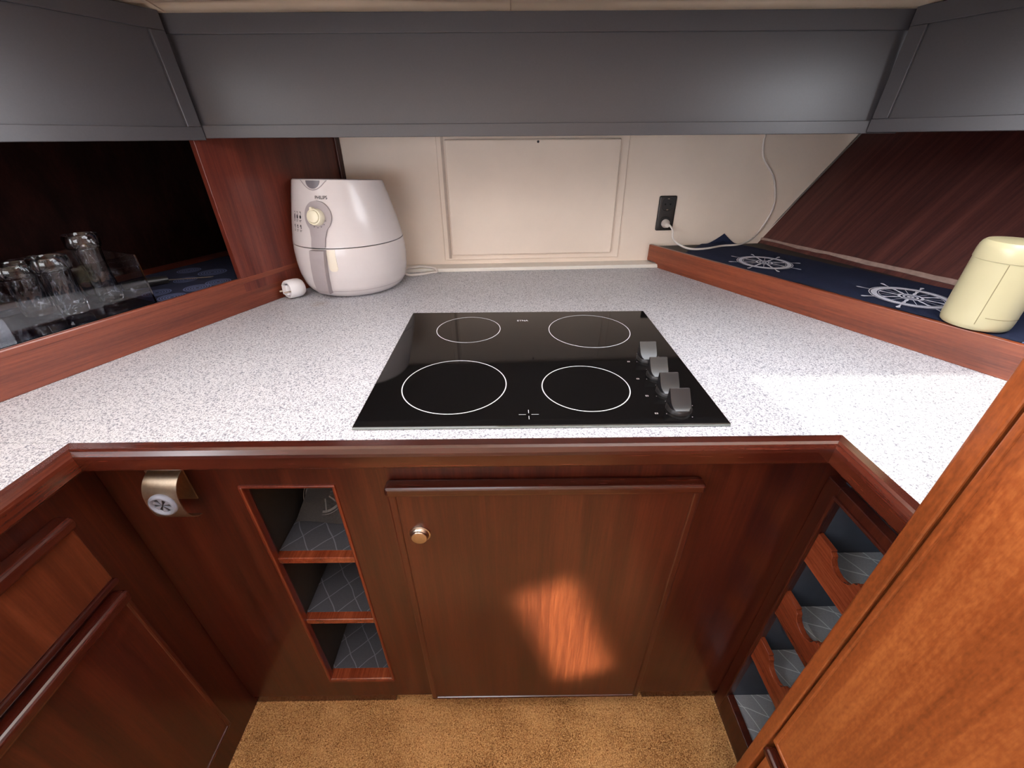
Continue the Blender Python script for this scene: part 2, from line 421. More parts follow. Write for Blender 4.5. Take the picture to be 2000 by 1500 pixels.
# wheelhouse above and behind the camera: roof with an open hatch to the right, low cabin sides, window openings shaped for the light
roof_pts = []
zr = 2.35; k = (zr-CZ)
def back(x, y): return Vector((x - SUN.x/SUN.z*(-k)*-1, y, zr))
def up(x, y, z, zt): 
    t = (zt-z)/(-SUN.z); return Vector((x - SUN.x*t, y - SUN.y*t, zt))
e1, e2, e3 = up(.427, .70, CZ, zr), up(.463, .394, CZ, zr), up(.462, .20, CZ, zr)
HATCH_Y = -.10                                            # the open hatch: passage behind this line, and all of the right side
def slab_roof(x0, x1, y0, y1):
    bm = B(); box(bm, x0, x1, y0, y1, zr, zr+.03); struct('ceiling_wheelhouse', bm, CEIL, 'cream wheelhouse roof')
bm = B(); prism(bm, [(-1.62, 1.0, zr), (e1.x, 1.0, zr), e1, e2, e3, (e3.x, HATCH_Y, zr), (-1.62, HATCH_Y, zr)], (0, 0, .03))
struct('ceiling_wheelhouse', bm, CEIL, 'cream wheelhouse roof')
slab_roof(-1.62, -.60, -1.92, HATCH_Y); slab_roof(-.60, 1.52, -1.92, -.75); slab_roof(1.0, 1.52, -.75, 1.0)
slab_roof(e1.x, 1.0, .70, 1.0); slab_roof(e3.x, 1.0, -.75, .05)
tf = NT('frosted_acrylic'); tf.b.inputs['Base Color'].default_value = (.9, .9, .9, 1); tf.b.inputs['Roughness'].default_value = .6
trn = tf.n('ShaderNodeBsdfTranslucent'); trn.inputs[0].default_value = (.92, .93, .95, 1); mxs = tf.n('ShaderNodeMixShader'); mxs.inputs[0].default_value = .8
tf.l(tf.b.outputs[0], mxs.inputs[1]); tf.l(trn.outputs[0], mxs.inputs[2]); tf.l(mxs.outputs[0], tf.t.nodes['Material Output'].inputs[0])
bm = B(); vv = [bm.verts.new(p) for p in ((-.60, -.75, zr+.01), (e3.x, -.75, zr+.01), (e3.x, HATCH_Y, zr+.01), (-.60, HATCH_Y, zr+.01))]; bm.faces.new(vv)
struct('added_skylight', bm, tf.m, 'unseen frosted white skylight added to the wheelhouse roof for soft overhead light')  # skylight added as a soft source above the passage
bm = B(); f0 = up(.4, .672, CZ, 1.54)
box(bm, -1.6, 1.5, f0.y, f0.y+.025, 1.515, zr)
struct('wall_front', bm, CEIL, 'cream front wall of the wheelhouse above the galley')
bm = B(); box(bm, -1.6, 1.5, f0.y+.03, 1.6, 1.60, 1.62)
struct('ceiling_deck', bm, CEIL, 'deck above the galley')
def wall_with_window(name, axis, at, a0, a1, w0, w1, z0, z1, extra=()):  # openings placed and sized for the light they let in
    bm = B()
    for p0, p1, q0, q1 in extra or ((a0, w0, 0, zr), (w1, a1, 0, zr), (w0, w1, 0, z0), (w0, w1, z1, zr)):
        if axis == 'x': box(bm, at, at+.02, p0, p1, q0, q1)
        else: box(bm, p0, p1, at, at+.02, q0, q1)
    struct(name, bm, WALLW, 'unseen wheelhouse side with a window opening shaped for the light')
WALLW = plain('wheelhouse_lining', srgb(200, 184, 166), .6, noise=.03)
wall_with_window('wall_port', 'x', -1.62, -1.9, 1.6, -.95, .0, 1.0, 2.33,
    ((-1.9, -.95, 0, zr), (-.95, -.3, 0, 1.0), (-.3, .62, 0, 1.62), (-.95, .62, 2.33, zr), (.62, 1.6, 0, zr)))
wall_with_window('wall_starboard', 'x', 1.50, -1.9, 1.6, -.9, .62, 1.46, 2.30)
wall_with_window('wall_aft', 'y', -1.92, -1.62, 1.52, -1.3, -.1, .95, 1.42)
bm = B(); box(bm, -1.62, 1.52, 1.60, 1.62, 0, zr); struct('wall_light_stop', bm, DARKW, 'unseen dark wall added behind the galley joinery to stop light leaks')  # added outer wall that keeps light out of the joinery gaps

# ================================================================== worktop
wt = thing('worktop', 'white grey-speckled laminate worktop with mahogany edging', 'worktop', (-.1, .9, CZ-.03))
a, b_, c, d = silL(.486, .012), silL(1.40, .012), silR(1.41, .009), silR(.324, .009)
bm = B(); prism(bm, [(-.654, .486, CZ), (a.x, a.y, CZ), (b_.x, 1.405, CZ), (c.x, 1.425, CZ), (d.x, .324, CZ), (.495, .324, CZ), (.495, .486, CZ)][::-1], (0, 0, -.03))
obj('slab', bm, COUNTER, wt)
a, b_ = silL(.4852, .012), silL(-.35, .012)
bm = B(); prism(bm, [(-.654, .4852, CZ), (-.654, -.35, CZ), (b_.x, -.35, CZ), (a.x, a.y, CZ)], (0, 0, -.03))
obj('slab', bm, COUNTER, wt)
TP = [(0, .0), (.017, .0025), (.022, .001), (.0265, -.005), (.0275, -.010), (.027, -.030), (.024, -.034), (0, -.034)]
def trim_piece(p, q, n0, n1, mat):
    bm = B(); r = []
    for P, N in ((p, n0), (q, n1)): r.append([bm.verts.new((P[0]+N[0]*dd, P[1]+N[1]*dd, CZ+zz)) for dd, zz in TP])
    m = len(TP)
    for i in range(m): bm.faces.new((r[0][i], r[0][(i+1) % m], r[1][(i+1) % m], r[1][i]))
    bm.faces.new(r[0]); bm.faces.new(r[1][::-1]); bmesh.ops.recalc_face_normals(bm, faces=bm.faces)
    return obj('edge_trim', bm, mat, wt)
trim_piece((-.654, -.35), (-.654, .486), (1, 0), (1, -1), WY)
trim_piece((-.6537, .486), (.4947, .486), (1, -1), (-1, -1), WX)
trim_piece((.495, .486), (.495, .324), (-1, -1), (-1, 0), WY)

# ================================================================== base cabinet (centre)
bc = thing('base_cabinet', 'mahogany base cabinet with one large door and an open shelf niche', 'cabinet', (-.07, .6, 0))
FY = .515
def face(bm):
    for x0, x1, z0, z1 in ((-.684, -.459, .04, .88), (-.300, .575, .04, .88), (-.459, -.300, .788, .88), (-.459, -.300, .04, .126)):
        box(bm, x0, x1, FY, FY+.018, z0, z1)
part('face_frame', WZ, bc, face)
part('plinth_block', WX, bc, box, -.684, -.312, FY+.004, FY+.03, 0, .04, .001)
part('plinth_block', WX, bc, box, .345, .56, FY+.004, FY+.03, 0, .04, .001)
part('kickboard', DARKW, bc, box, -.684, .58, .60, .615, 0, .05)
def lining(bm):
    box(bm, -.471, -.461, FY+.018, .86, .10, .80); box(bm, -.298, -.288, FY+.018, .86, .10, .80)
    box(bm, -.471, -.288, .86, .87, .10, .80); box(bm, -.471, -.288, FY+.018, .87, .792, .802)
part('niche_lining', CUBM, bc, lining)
for zt in (.594, .383, .1335):
    sh = part('shelf', WF, bc, box, -.4605, -.2985, FY+(.004 if zt > .2 else -.003), .858, zt-.016, zt, .002)
    part('shelf_liner', LINER, sh, box, -.4595, -.2995, FY+.022, .857, zt, zt+.002)
def moul(bm):
    box(bm, -.462, -.4545, FY-.004, FY+.012, .128, .79, .0025); box(bm, -.304, -.2975, FY-.003, FY+.010, .128, .79, .0025)
    box(bm, -.462, -.2975, FY-.004, FY+.012, .117, .1295, .003); box(bm, -.462, -.2975, FY-.003, FY+.010, .786, .793, .0025)
part('niche_moulding', wood('red_mahogany', (0, 0, 1), srgb(78, 28, 16), srgb(104, 40, 23), srgb(128, 56, 33)), bc, moul)
dr = part('door', WZ, bc, box, -.2035, .3165, FY-.015, FY-.001, .062, .785, .001)
for nm, args in (('edge_moulding', (-.2075, -.1935, FY-.0175, FY-.001, .058, .785)), ('edge_moulding', (.3065, .3205, FY-.0175, FY-.001, .058, .785))):
    part(nm, WZ, dr, box, *args, .003)
part('edge_moulding', WX, dr, box, -.2075, .3205, FY-.0175, FY-.001, .054, .062, .003)
part('top_lip', WX, dr, box, -.2085, .3205, FY-.027, FY-.001, .786, .806, .0065, 4)
part('door_knob', NICK, dr, lathe, [(.019, 0), (.019, .002), (.0165, .003), (.0155, .0055), (.0148, .0062), (.0142, .0072), (.0140, .0085), (.0142, .0098), (.0136, .0108), (.012, .0113), (.0, .0114)], (-.164, FY-.015, .685), (0, -1, 0), 40, False, False, smooth=True, label='brushed nickel knob')

# towel holder beside the niche
th = thing('towel_holder', 'bent steel tea towel holder with star-cut grey rubber grip under the worktop edge', 'towel holder', (-.57, .50, .77))
part('back_plate', STEEL, th, box, -.600, -.537, FY-.003, FY-.0005, .765, .842, .0008)
bp = [(.511, .852), (.503, .8535), (.490, .850), (.479, .841), (.4725, .829), (.470, .815), (.470, .798), (.4725, .783), (.478, .772), (.486, .764), (.494, .7605)]
def band(bm):
    P = smoothpath([(0, y, z-.011) for y, z in bp], 4); w0, w1 = -.578, -.524; t = .0014; R_ = []
    for i, p in enumerate(P):
        d = (P[min(i+1, len(P)-1)]-P[max(i-1, 0)]).normalized(); nn = Vector((0, -d.z, d.y)).normalized()*t/2
        R_.append([bm.verts.new((x, (p+nn*s).y, (p+nn*s).z)) for x, s in ((w0, 1), (w1, 1), (w1, -1), (w0, -1))])
    for a, b in zip(R_, R_[1:]):
        for k in range(4): bm.faces.new((a[k], a[(k+1) % 4], b[(k+1) % 4], b[k]))
    bm.faces.new(R_[0]); bm.faces.new(R_[-1][::-1]); bmesh.ops.recalc_face_normals(bm, faces=bm.faces)
part('bracket_band', STEEL, th, band, smooth=True)
gc = Vector((-.551, .4695, .798))
rg = part('rubber_ring', RUB, th, lathe, [(.0135, -.002), (.0205, -.002), (.0215, .0005), (.0212, .003), (.0190, .0055), (.0165, .0058), (.0140, .0035), (.0135, .001)], gc, (0, -1, 0), 40, False, False, smooth=True)
part('dark_opening', BLK, th, lathe, [(.0139, 0), (.0139, .0012)], gc, (0, -1, 0), 32)
for i in range(6):
    a = math.pi/6+i*math.pi/3
    def petal(bm, a=a):
        c0 = gc+Vector((0, -.0013, 0)); pts = []
        for da, r in ((-.28, .0142), (.28, .0142), (.03, .0015), (-.03, .0015)):
            pts.append(c0+Vector((math.cos(a+da)*r, 0, math.sin(a+da)*r)))
        prism(bm, pts, (0, -.0016, 0))
    part('rubber_flap', RUB, th, petal)

# folded cloth in the top niche
cl = thing('folded_cloth', 'folded grey cloth with faint ship wheel print on the top niche shelf', 'cloth', (-.36, .62, .597))
def pad(bm):
    def fn(u, v):
        x = -.452+.150*u+ (1-u)*.045*v; y = .600+.12*v; z = .600+.125*v+.006*math.sin(u*5+1)*(1-v)
        return Vector((x, y, z))
    grid(bm, fn, 16, 16); bmesh.ops.solidify(bm, geom=bm.faces[:], thickness=.018); bmesh.ops.recalc_face_normals(bm, faces=bm.faces)
part('fabric', CLOTH, cl, pad, smooth=True)
e1 = Vector((1, 0, 0)); e2 = Vector((0, .12, .125)).normalized(); pn = Vector((0, -.125, .12)).normalized()
def cprint(bm):
    c0 = Vector((-.398, .642, .6445))+pn*.0012
    annulus(bm, c0, .036, .041, e1, e2); annulus(bm, c0, .044, .0455, e1, e2)
    for i in range(8):
        a = i*math.pi/4+.2; d = e1*math.cos(a)+e2*math.sin(a); q = e1*-math.sin(a)+e2*math.cos(a)
        obox(bm, c0+d*.012-q*.0015, d*.028, q*.003, pn*.0002)
part('wheel_print', CLOTHP, cl, cprint)

# ================================================================== left base cabinet
lc = thing('base_cabinet', 'dark mahogany side cabinet with a drawer front above a lipped door', 'cabinet', (-.8, .1, 0))
LX = -.685
part('face_panel', WZ, lc, box, LX-.018, LX, -.6, .530, 0, .879)
dw = part('drawer_front', wood('brown_mahogany', (0, 0, 1), srgb(66, 28, 16), srgb(88, 40, 22), srgb(108, 54, 32)), lc, box, LX, LX+.016, -.5, .434, .664, .79, .002)
part('top_lip', WY, dw, box, LX, LX+.030, -.5, .436, .790, .814, .008, 4)
part('bottom_moulding', WY, dw, box, LX, LX+.022, -.5, .436, .653, .664, .003)
ld = part('door', WZ, lc, box, LX, LX+.016, -.5, .430, .118, .612, .001)
part('top_lip', WY, ld, box, LX, LX+.030, -.5, .434, .611, .637, .009, 4)
part('edge_moulding', WZ, ld, box, LX, LX+.0185, .424, .434, .112, .612, .003)
part('bottom_moulding', WY, ld, box, LX, LX+.0185, -.5, .434, .108, .117, .003)

# ================================================================== wine rack cabinet (right)
wr = thing('wine_rack', 'mahogany wine rack cabinet with scalloped bottle rails and grey lined shelves', 'wine rack', (.7, .4, 0))
RX = .537
def rface(bm):
    box(bm, RX, RX+.018, .487, .5145, 0, .80, .0015); box(bm, RX, RX+.018, .33, .487, .777, .80, .0015)
    box(bm, RX, RX+.018, .33, .487, 0, .088, .0015); box(bm, RX, RX+.018, .3225, .33, 0, .80)
part('face_frame', WZ, wr, rface)
def rmould(bm):
    box(bm, RX-.004, RX+.004, .483, .4885, .084, .782, .0018); box(bm, RX-.004, RX+.004, .331, .4885, .7755, .7815, .0018)
part('frame_bead', WZ, wr, rmould)
def rlin(bm):
    box(bm, RX+.018, .86, .488, .498, 0.03, .81); box(bm, .86, .87, .3225, .498, 0.03, .81); box(bm, RX+.018, .87, .3225, .332, .03, .81)
part('rack_lining', GREYBLUE, wr, rlin)
part('gap_light_stop', DARKW, wr, box, .556, .566, .3225, .5145, .80, .8785)  # dark strip added so no outside light shows in the gap above the rack
part('rack_top', GREYBLUE, wr, box, RX+.03, .87, .3225, .498, .812, .82)
def rail(bm, zb):
    h = .074; pts = [(.4875, 0), (.333, 0), (.333, h)]
    y = .075
    cs = [.42]
    for c0 in sorted(cs):
        pts += [(c0-.030, h), (c0-.030, h-.004), (c0-.026, h-.007)]
        for i in range(9):
            a = math.pi+math.pi*i/8; pts.append((c0+.024*math.cos(a), h-.008+.020*math.sin(a)))
        pts += [(c0+.026, h-.007), (c0+.030, h-.004), (c0+.030, h)]
    pts.append((.4875, h))
    prism(bm, [(RX+.004, y_, zb+z_) for y_, z_ in pts], (.011, 0, 0), .0009)
for zb in (.617, .447, .279):
    sh = part('shelf', WY, wr, box, RX+.0155, .858, .333, .4875, zb+.004, zb+.016)
    part('shelf_liner', LINER_R, sh, box, RX+.0165, .858, .333, .4875, zb+.016, zb+.018)
    part('bottle_rail', WF, wr, rail, zb)
sh = part('shelf', WY, wr, box, RX+.0185, .858, .333, .4875, .068, .080)
part('shelf_liner', LINER_R, sh, box, RX+.0185, .858, .333, .4875, .080, .082)

# ================================================================== tall cabinet (right foreground)
tc = thing('tall_cabinet', 'tall golden mahogany cabinet with a large flush door above a lower door', 'cabinet', (.7, 0, 0))
TX = .452
part('carcass', DARKW, tc, box, TX+.022, 1.05, -.7, .3195, 0, 1.47)
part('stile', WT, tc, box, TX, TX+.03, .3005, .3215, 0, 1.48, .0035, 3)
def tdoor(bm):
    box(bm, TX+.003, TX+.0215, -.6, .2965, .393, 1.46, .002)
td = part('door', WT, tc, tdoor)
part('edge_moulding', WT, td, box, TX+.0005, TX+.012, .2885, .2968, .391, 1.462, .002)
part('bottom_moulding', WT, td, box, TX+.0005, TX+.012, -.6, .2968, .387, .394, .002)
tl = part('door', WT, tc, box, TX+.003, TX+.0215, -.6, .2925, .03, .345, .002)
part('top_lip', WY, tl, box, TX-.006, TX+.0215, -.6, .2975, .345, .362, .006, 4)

# ================================================================== left locker shelf
ls = thing('locker_shelf', 'mahogany locker shelf with a deep fiddle rail along the left of the worktop', 'shelf', (-.9, .8, CZ))
a, b_ = silL(1.415), silL(-.35); nL = Vector((LD.y, -LD.x, 0))
part('fiddle_rail', WL, ls, obox, (b_.x, b_.y, CZ), a-b_, -nL*.014, (0, 0, .080), .002)
part('rail_bead', WL, ls, obox, Vector((b_.x, b_.y, CZ+.066))+nL*.0005, a-b_, -nL*.010, (0, 0, .016), .003)
part('shelf_board', WL, ls, obox, Vector((b_.x, b_.y, CZ+.045))-nL*.0145, a-b_, -nL*.39, (0, 0, .018))

mt = thing('shelf_mat', 'dark navy mat printed with pale rope coils in the left locker', 'mat', (-.85, .95, .974))
def lmat(bm):
    p0, p1 = silL(1.36, .018), silL(.30, .018)
    prism(bm, [(p0.x, p0.y, .9735), (p1.x, p1.y, .9735), Vector((p1.x, p1.y, .9735))-nL*.30, Vector((p0.x, p0.y, .9735))-nL*.30], (0, 0, .004))
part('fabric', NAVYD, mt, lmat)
for cx, cy, r in ((-.790, .943, .030), (-.775, 1.012, .031), (-.752, 1.060, .030), (-.822, 1.150, .036), (-.850, 1.080, .028), (-.848, .975, .030), (-.90, 1.17, .03), (-.93, 1.02, .03)):
    def coil(bm, cx=cx, cy=cy, r=r):
        for k in range(5): annulus(bm, (cx, cy, .9778), r*(.14+.18*k), r*(.14+.18*k+.11), (1, 0, 0), (0, 1, 0), n=28)
    part('rope_coil_print', PRL, mt, coil)

# glass jars in a smoked box
def jar(x, y, h, r, label):
    t = thing('glass_jar', label, 'jar', (x, y, .985), 'tall clear glass jars in the left locker')
    bm = B(); n = 56
    prof = [(.86, .0), (.93, .003), (.96, .02), (1.0, h-.03), (1.0, h-.028), (1.24, h-.026), (1.28, h-.020), (1.26, h-.004), (1.20, h), (.98, h), (.92, h-.006), (.88, h-.03), (.84, .02), (.78, .012), (.0, .012)]
    rings = []
    for rr, z in prof:
        ring = []
        for i in range(n):
            a = 2*math.pi*i/n + z*9; w_ = 1+(.03*math.cos(12*a) if .02 <= z <= h-.029 and rr > .9 else 0)
            ring.append(bm.verts.new((x+rr*r*w_*math.cos(a), y+rr*r*w_*math.sin(a), .9862+z)))
        rings.append(ring)
    for a, b in zip(rings, rings[1:]):
        for i in range(n): bm.faces.new((a[i], a[(i+1) % n], b[(i+1) % n], b[i]))
    bm.faces.new(rings[0][::-1]); bmesh.ops.remove_doubles(bm, verts=bm.verts, dist=1e-5); bmesh.ops.recalc_face_normals(bm, faces=bm.faces)
    obj('jar_body', bm, GLASS, t, smooth=True)
    return t
jar(-.893, .904, .141, .0235, 'tallest clear glass jar, inside the smoked box beside the small glass')
jar(-.908, .831, .113, .0245, 'clear glass jar standing between two other glass jars in the left locker')
jar(-.973, .822, .102, .0265, 'clear glass jar at the end of the jar row away from the small glass')
sg = thing('small_glass', 'small low glass bowl in the smoked box beside the tallest jar', 'glass', (-.9525, .936, .985))
part('bowl', GLASS, sg, lathe, [(.012, .9862), (.017, .989), (.0195, 1.003), (.0205, 1.016), (.0195, 1.016), (.018, 1.003), (.015, .992), (.0, .990)], (-.9525, .936, 0), (0, 0, 1), 32, True, False, smooth=True)
bx = thing('smoked_box', 'clear smoked acrylic box holding the glass jars', 'box', (-.9, .8, .979))
BD = Vector(LD); BN = -nL.copy()
def sbox(bm):
    o = Vector((-.7895, .897, .9785)); u = -BD*.34; v = BN*.20; t = .0028; h = Vector((0, 0, .105))
    obox(bm, o, u, v, (0, 0, t)); obox(bm, o+Vector((0, 0, t)), u, BN*t, h); obox(bm, o+Vector((0, 0, t))+v-BN*t, u, BN*t, h)
    obox(bm, o+Vector((0, 0, t))+BN*t, -BD*t, v-BN*2*t, h); obox(bm, o+Vector((0, 0, t))+BN*t+u+BD*t, -BD*t, v-BN*2*t, h)
part('box_walls', SMOKE, bx, sbox)
kn = thing('knife', 'small kitchen knife with a black handle lying on the dark navy mat', 'knife', (-.86, 1.05, .978))
part('handle', BLK, kn, tube, [(-.930, .985, .990), (-.905, 1.015, .990), (-.872, 1.052, .988)], lambda t: .009+.003*math.sin(t*3.1), 12, smooth=True)
part('blade', STEEL, kn, prism, [(-.872, 1.052, .987), (-.866, 1.046, .987), (-.790, 1.09, .981), (-.785, 1.096, .981)], (0, 0, .0012))

# ================================================================== right shelf with mats
rs = thing('side_shelf', 'open mahogany shelf with a fiddle rail below the sloping hull lining', 'shelf', (.85, 1.0, CZ))
nR = Vector((RD.y, -RD.x, 0))                            # towards the hull
a, b_ = silR(1.448), silR(.10)
def rrail(bm):
    p = silR(1.402)
    prism(bm, [(p.x, p.y, CZ), (b_.x, b_.y, CZ), (b_.x, b_.y, CZ+.0675), (a.x, a.y, CZ+.0675), (a.x, a.y, CZ+.016), (p.x-.006, p.y+.012, CZ+.015), (p.x, p.y, CZ+.006)], nR*.011, .0012)
part('fiddle_rail', WR, rs, rrail)
part('shelf_board', wood('dark_shelf', RD, srgb(40, 34, 30), srgb(54, 46, 40), srgb(66, 56, 48), rough=.6, coat=0), rs, lambda bm: prism(bm, [Vector((silR(1.435).x, 1.435, CZ+.04))+nR*.0115, Vector((b_.x, b_.y, CZ+.04))+nR*.0115, Vector((b_.x, b_.y, CZ+.04))+nR*.40, Vector((.90, 1.47, CZ+.04))], (0, 0, .024)))

R1 = -RD
def RM(t, s, z): return silR(1.39)+R1*t+nR*s+Vector((0, 0, z))
def wheel(bm, c, e1, e2, r, z=.0003):
    c = Vector(c)
    def ln(d, q, r0, r1, w0, w1):
        vs = [bm.verts.new(c+d*r0-q*w0), bm.verts.new(c+d*r0+q*w0), bm.verts.new(c+d*r1+q*w1), bm.verts.new(c+d*r1-q*w1)]; bm.faces.new(vs)
    annulus(bm, c, r*.80, r*.95, e1, e2); annulus(bm, c, r*.98, r*1.005, e1, e2); annulus(bm, c, r*.75, r*.77, e1, e2)
    annulus(bm, c, r*.24, r*.31, e1, e2, n=32); annulus(bm, c, r*.14, r*.19, e1, e2, n=24); annulus(bm, c, r*.03, r*.09, e1, e2, n=16)
    for i in range(8):
        a = i*math.pi/4+.18; d = e1*math.cos(a)+e2*math.sin(a); q = -e1*math.sin(a)+e2*math.cos(a)
        ln(d, q, r*.31, r*.42, r*.02, r*.045); ln(d, q, r*.42, r*.60, r*.045, r*.025); ln(d, q, r*.60, r*.75, r*.025, r*.05)
        ln(d, q, r*1.005, r*1.14, r*.018, r*.022); ln(d, q, r*1.14, r*1.30, r*.022, r*.055); ln(d, q, r*1.30, r*1.36, r*.055, r*.02)
        a2 = a+math.pi/8; d2 = e1*math.cos(a2)+e2*math.sin(a2); q2 = -e1*math.sin(a2)+e2*math.cos(a2)
        ln(d2, q2, r*.30, r*.76, r*.008, r*.008)
m1 = thing('placemat', 'navy placemat with a white ship wheel and a curled corner at the cream wall', 'placemat', (.74, 1.2, .975), 'navy ship wheel placemats on the right shelf')
def mat1(bm):
    def fn(u, v):
        t0 = .075-.115*v; t = t0+(.437-t0)*u; s = .014+.262*v
        z = .9755+.0006*math.sin(t*40+s*30)
        k = max(0, 1-math.hypot((t-t0)/.10, (v-1)/.30)); z += .032*k**1.3
        p = RM(t, s, z); p.y = min(p.y, wallY(p.x, z)-.007)
        return p
    grid(bm, fn, 36, 26); bmesh.ops.solidify(bm, geom=bm.faces[:], thickness=.0022); bmesh.ops.recalc_face_normals(bm, faces=bm.faces)
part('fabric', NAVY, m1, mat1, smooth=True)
part('wheel_print', PRW, m1, lambda bm: wheel(bm, (.737, 1.197, .9795), R1, nR, .072))
m2 = thing('placemat', 'navy placemat with a white ship wheel partly under the cream canister', 'placemat', (.9, .9, .975), 'navy ship wheel placemats on the right shelf')
def mat2(bm):
    def fn(u, v):
        t = .432+.400*u; s = .013+.264*v; return RM(t, s, .9775+.0005*math.sin(t*30)+.003*max(0, 1-u*12)*(.5+.5*math.sin(v*9)))
    grid(bm, fn, 24, 16); bmesh.ops.solidify(bm, geom=bm.faces[:], thickness=.0022); bmesh.ops.recalc_face_normals(bm, faces=bm.faces)
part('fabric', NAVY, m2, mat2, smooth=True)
part('wheel_print', PRW, m2, lambda bm: wheel(bm, (.902, .889, .9803), R1, nR, .076))
m3 = thing('placemat', 'navy cloth with pale diagonal stripes behind the cream canister', 'placemat', (1.05, .6, .975))
part('fabric', NAVY2, m3, lambda bm: prism(bm, [RM(.834, .013, .975), RM(1.20, .013, .975), RM(1.20, .27, .975), RM(.834, .27, .975)], (0, 0, .003)))

# canister
cn = thing('canister', 'pale cream plastic canister with a rounded lid on the right shelf', 'canister', (.898, .742, .9805))
cc = (.8975, .7395, .9800); cr_ = .0505
def elly(pr): return [(r*cr_, z) for r, z in pr]
part('canister_body', CANC, cn, lathe, elly([(.93, 0), (.975, .002), (1.0, .008), (1.01, .016), (1.0, .10), (.995, .121)]), cc, (0, 0, 1), 56, True, True, smooth=True)
ld_ = part('lid', CANC, cn, lathe, elly([(.98, .1215), (1.012, .1215), (1.016, .1235), (1.008, .135), (.985, .143), (.94, .149), (.87, .1525), (.0, .1545)]), cc, (0, 0, 1), 56, True, False, smooth=True)
def seamv(bm):
    a = math.radians(222); d = Vector((math.cos(a), math.sin(a), 0))
    tube(bm, [Vector(cc)+d*cr_*1.008+Vector((0, 0, .012)), Vector(cc)+d*cr_*1.003+Vector((0, 0, .07)), Vector(cc)+d*cr_*.997+Vector((0, 0, .120))], .0006, 6)
part('seam', plain('seam_olive', srgb(150, 138, 100), .6), cn, seamv)  # seam lines in a darker yellow than the canister
def seamh(bm):
    pts = []
    for i in range(14):
        a = math.radians(232+i*6.5); pts.append(Vector(cc)+Vector((math.cos(a), math.sin(a), 0))*cr_*1.0105+Vector((0, 0, .026-.0002*i)))
    tube(bm, pts, .0005, 6, 2)
part('seam', bpy.data.materials['seam_olive'], cn, seamh)

# ================================================================== socket and cord on the wall
sk = thing('power_socket', 'black double wall socket on the cream wall', 'socket', WP(.523, 1.02))
so = WP(.523, 1.0735)
def splate(bm):
    o = so - WU*.029 - WV*.0535
    obox(bm, o, WU*.058, WV*.107, WN*.008, .005, 3)
part('plate', SOCK, sk, splate, smooth=True)
for zc in (.028, -.030):
    c0 = so+WV*zc+WN*.0082
    ou = part('outlet', SOCK, sk, lathe, [(.0195, -.0), (.0205, .0008), (.0215, .0), ], c0, WN, 40, False, False, smooth=True)
    part('well', BLK, ou, lathe, [(.0195, .0003), (.0, .0003)], c0, WN, 32, False, False)
    if zc > 0:
        for sx in (-1, 1): part('pin_hole', plain('hole_black', (.002, .002, .002, 1), .9) if sx < 0 else bpy.data.materials['hole_black'], ou, lathe, [(.0028, 0), (.0028, .0008)], c0+WU*.0085*sx, WN, 16)
        for sx in (-1, 1): part('earth_clip', STEEL, ou, obox, c0+WV*(.0165*sx)-WU*.003-WV*.001, WU*.006, WV*.002, WN*.002)
pc = thing('charging_cable', 'white cable plugged into the black wall socket and hanging up the wall', 'cable', WP(.52, .98))
pb = so-WV*.030+WN*.0088
pl_ = part('plug', CORDM, pc, lathe, [(.010, 0), (.013, .001), (.0135, .008), (.0105, .014), (.009, .024), (.0075, .032), (.005, .034)], pb, (WN*.9+Vector((-.1, 0, -.1))).normalized(), 28, smooth=True)
pe = pb+WN*.033
part('cord', CORDM, pc, tube, [pe, pe+Vector((.010, -.012, -.014)), Vector((.538, 1.398, 1.005)), Vector((.556, 1.368, .990)), Vector((.582, 1.342, .9855)), Vector((.633, 1.352, .9845)), Vector((.697, 1.385, .985)), Vector((.752, 1.395, .986)), Vector((.805, 1.425, .992)), WP(.850, 1.010, .012), WP(.875, 1.052, .006), WP(.884, 1.090, .005), WP(.880, 1.122, .005), WP(.858, 1.178, .005), WP(.817, 1.222, .005), WP(.803, 1.248, .005), WP(.797, 1.282, .005), WP(.803, 1.335, .005)], .0031, 10, 8, smooth=True)

# ================================================================== hob
hb = thing('cooktop', 'black glass ceramic cooktop with four ringed zones and four knobs', 'cooktop', (.048, .75, CZ))
HX0, HX1, HY0, HY1 = -.2425, .3385, .5095, .9885
def hglass(bm):
    box(bm, HX0, HX1, HY0, HY1, CZ+.0015, CZ+.0055, .0012, 2)
hg = part('glass_plate', HOB, hb, hglass)
part('glass_edge', GLEDGE, hb, box, HX0+.0004, HX1-.0004, HY0-.0006, HY0+.0006, CZ+.001, CZ+.0042, .0004)
part('seal', BLK, hb, box, HX0+.004, HX1-.004, HY0+.004, HY1-.004, CZ, CZ+.0015)
HZ = CZ+.0057
for cx, cy, r in ((-.094, .882, .0725), (.181, .870, .091), (-.099, .634, .092), (.133, .622, .0765)):
    part('zone_ring', RING, hb, annulus, (cx, cy, HZ), r-.0009, r+.0009, (1, 0, 0), (0, 1, 0), n=96)
def cross(bm):
    for dx0, dx1, dy0, dy1 in ((-.016, -.0045, -.0004, .0004), (.0045, .016, -.0004, .0004), (-.0004, .0004, -.013, -.004), (-.0004, .0004, .004, .013)):
        vs = [bm.verts.new((.0292+a, .539+b, HZ)) for a, b in ((dx0, dy0), (dx1, dy0), (dx1, dy1), (dx0, dy1))]; bm.faces.new(vs)
part('centre_mark', RING, hb, cross)

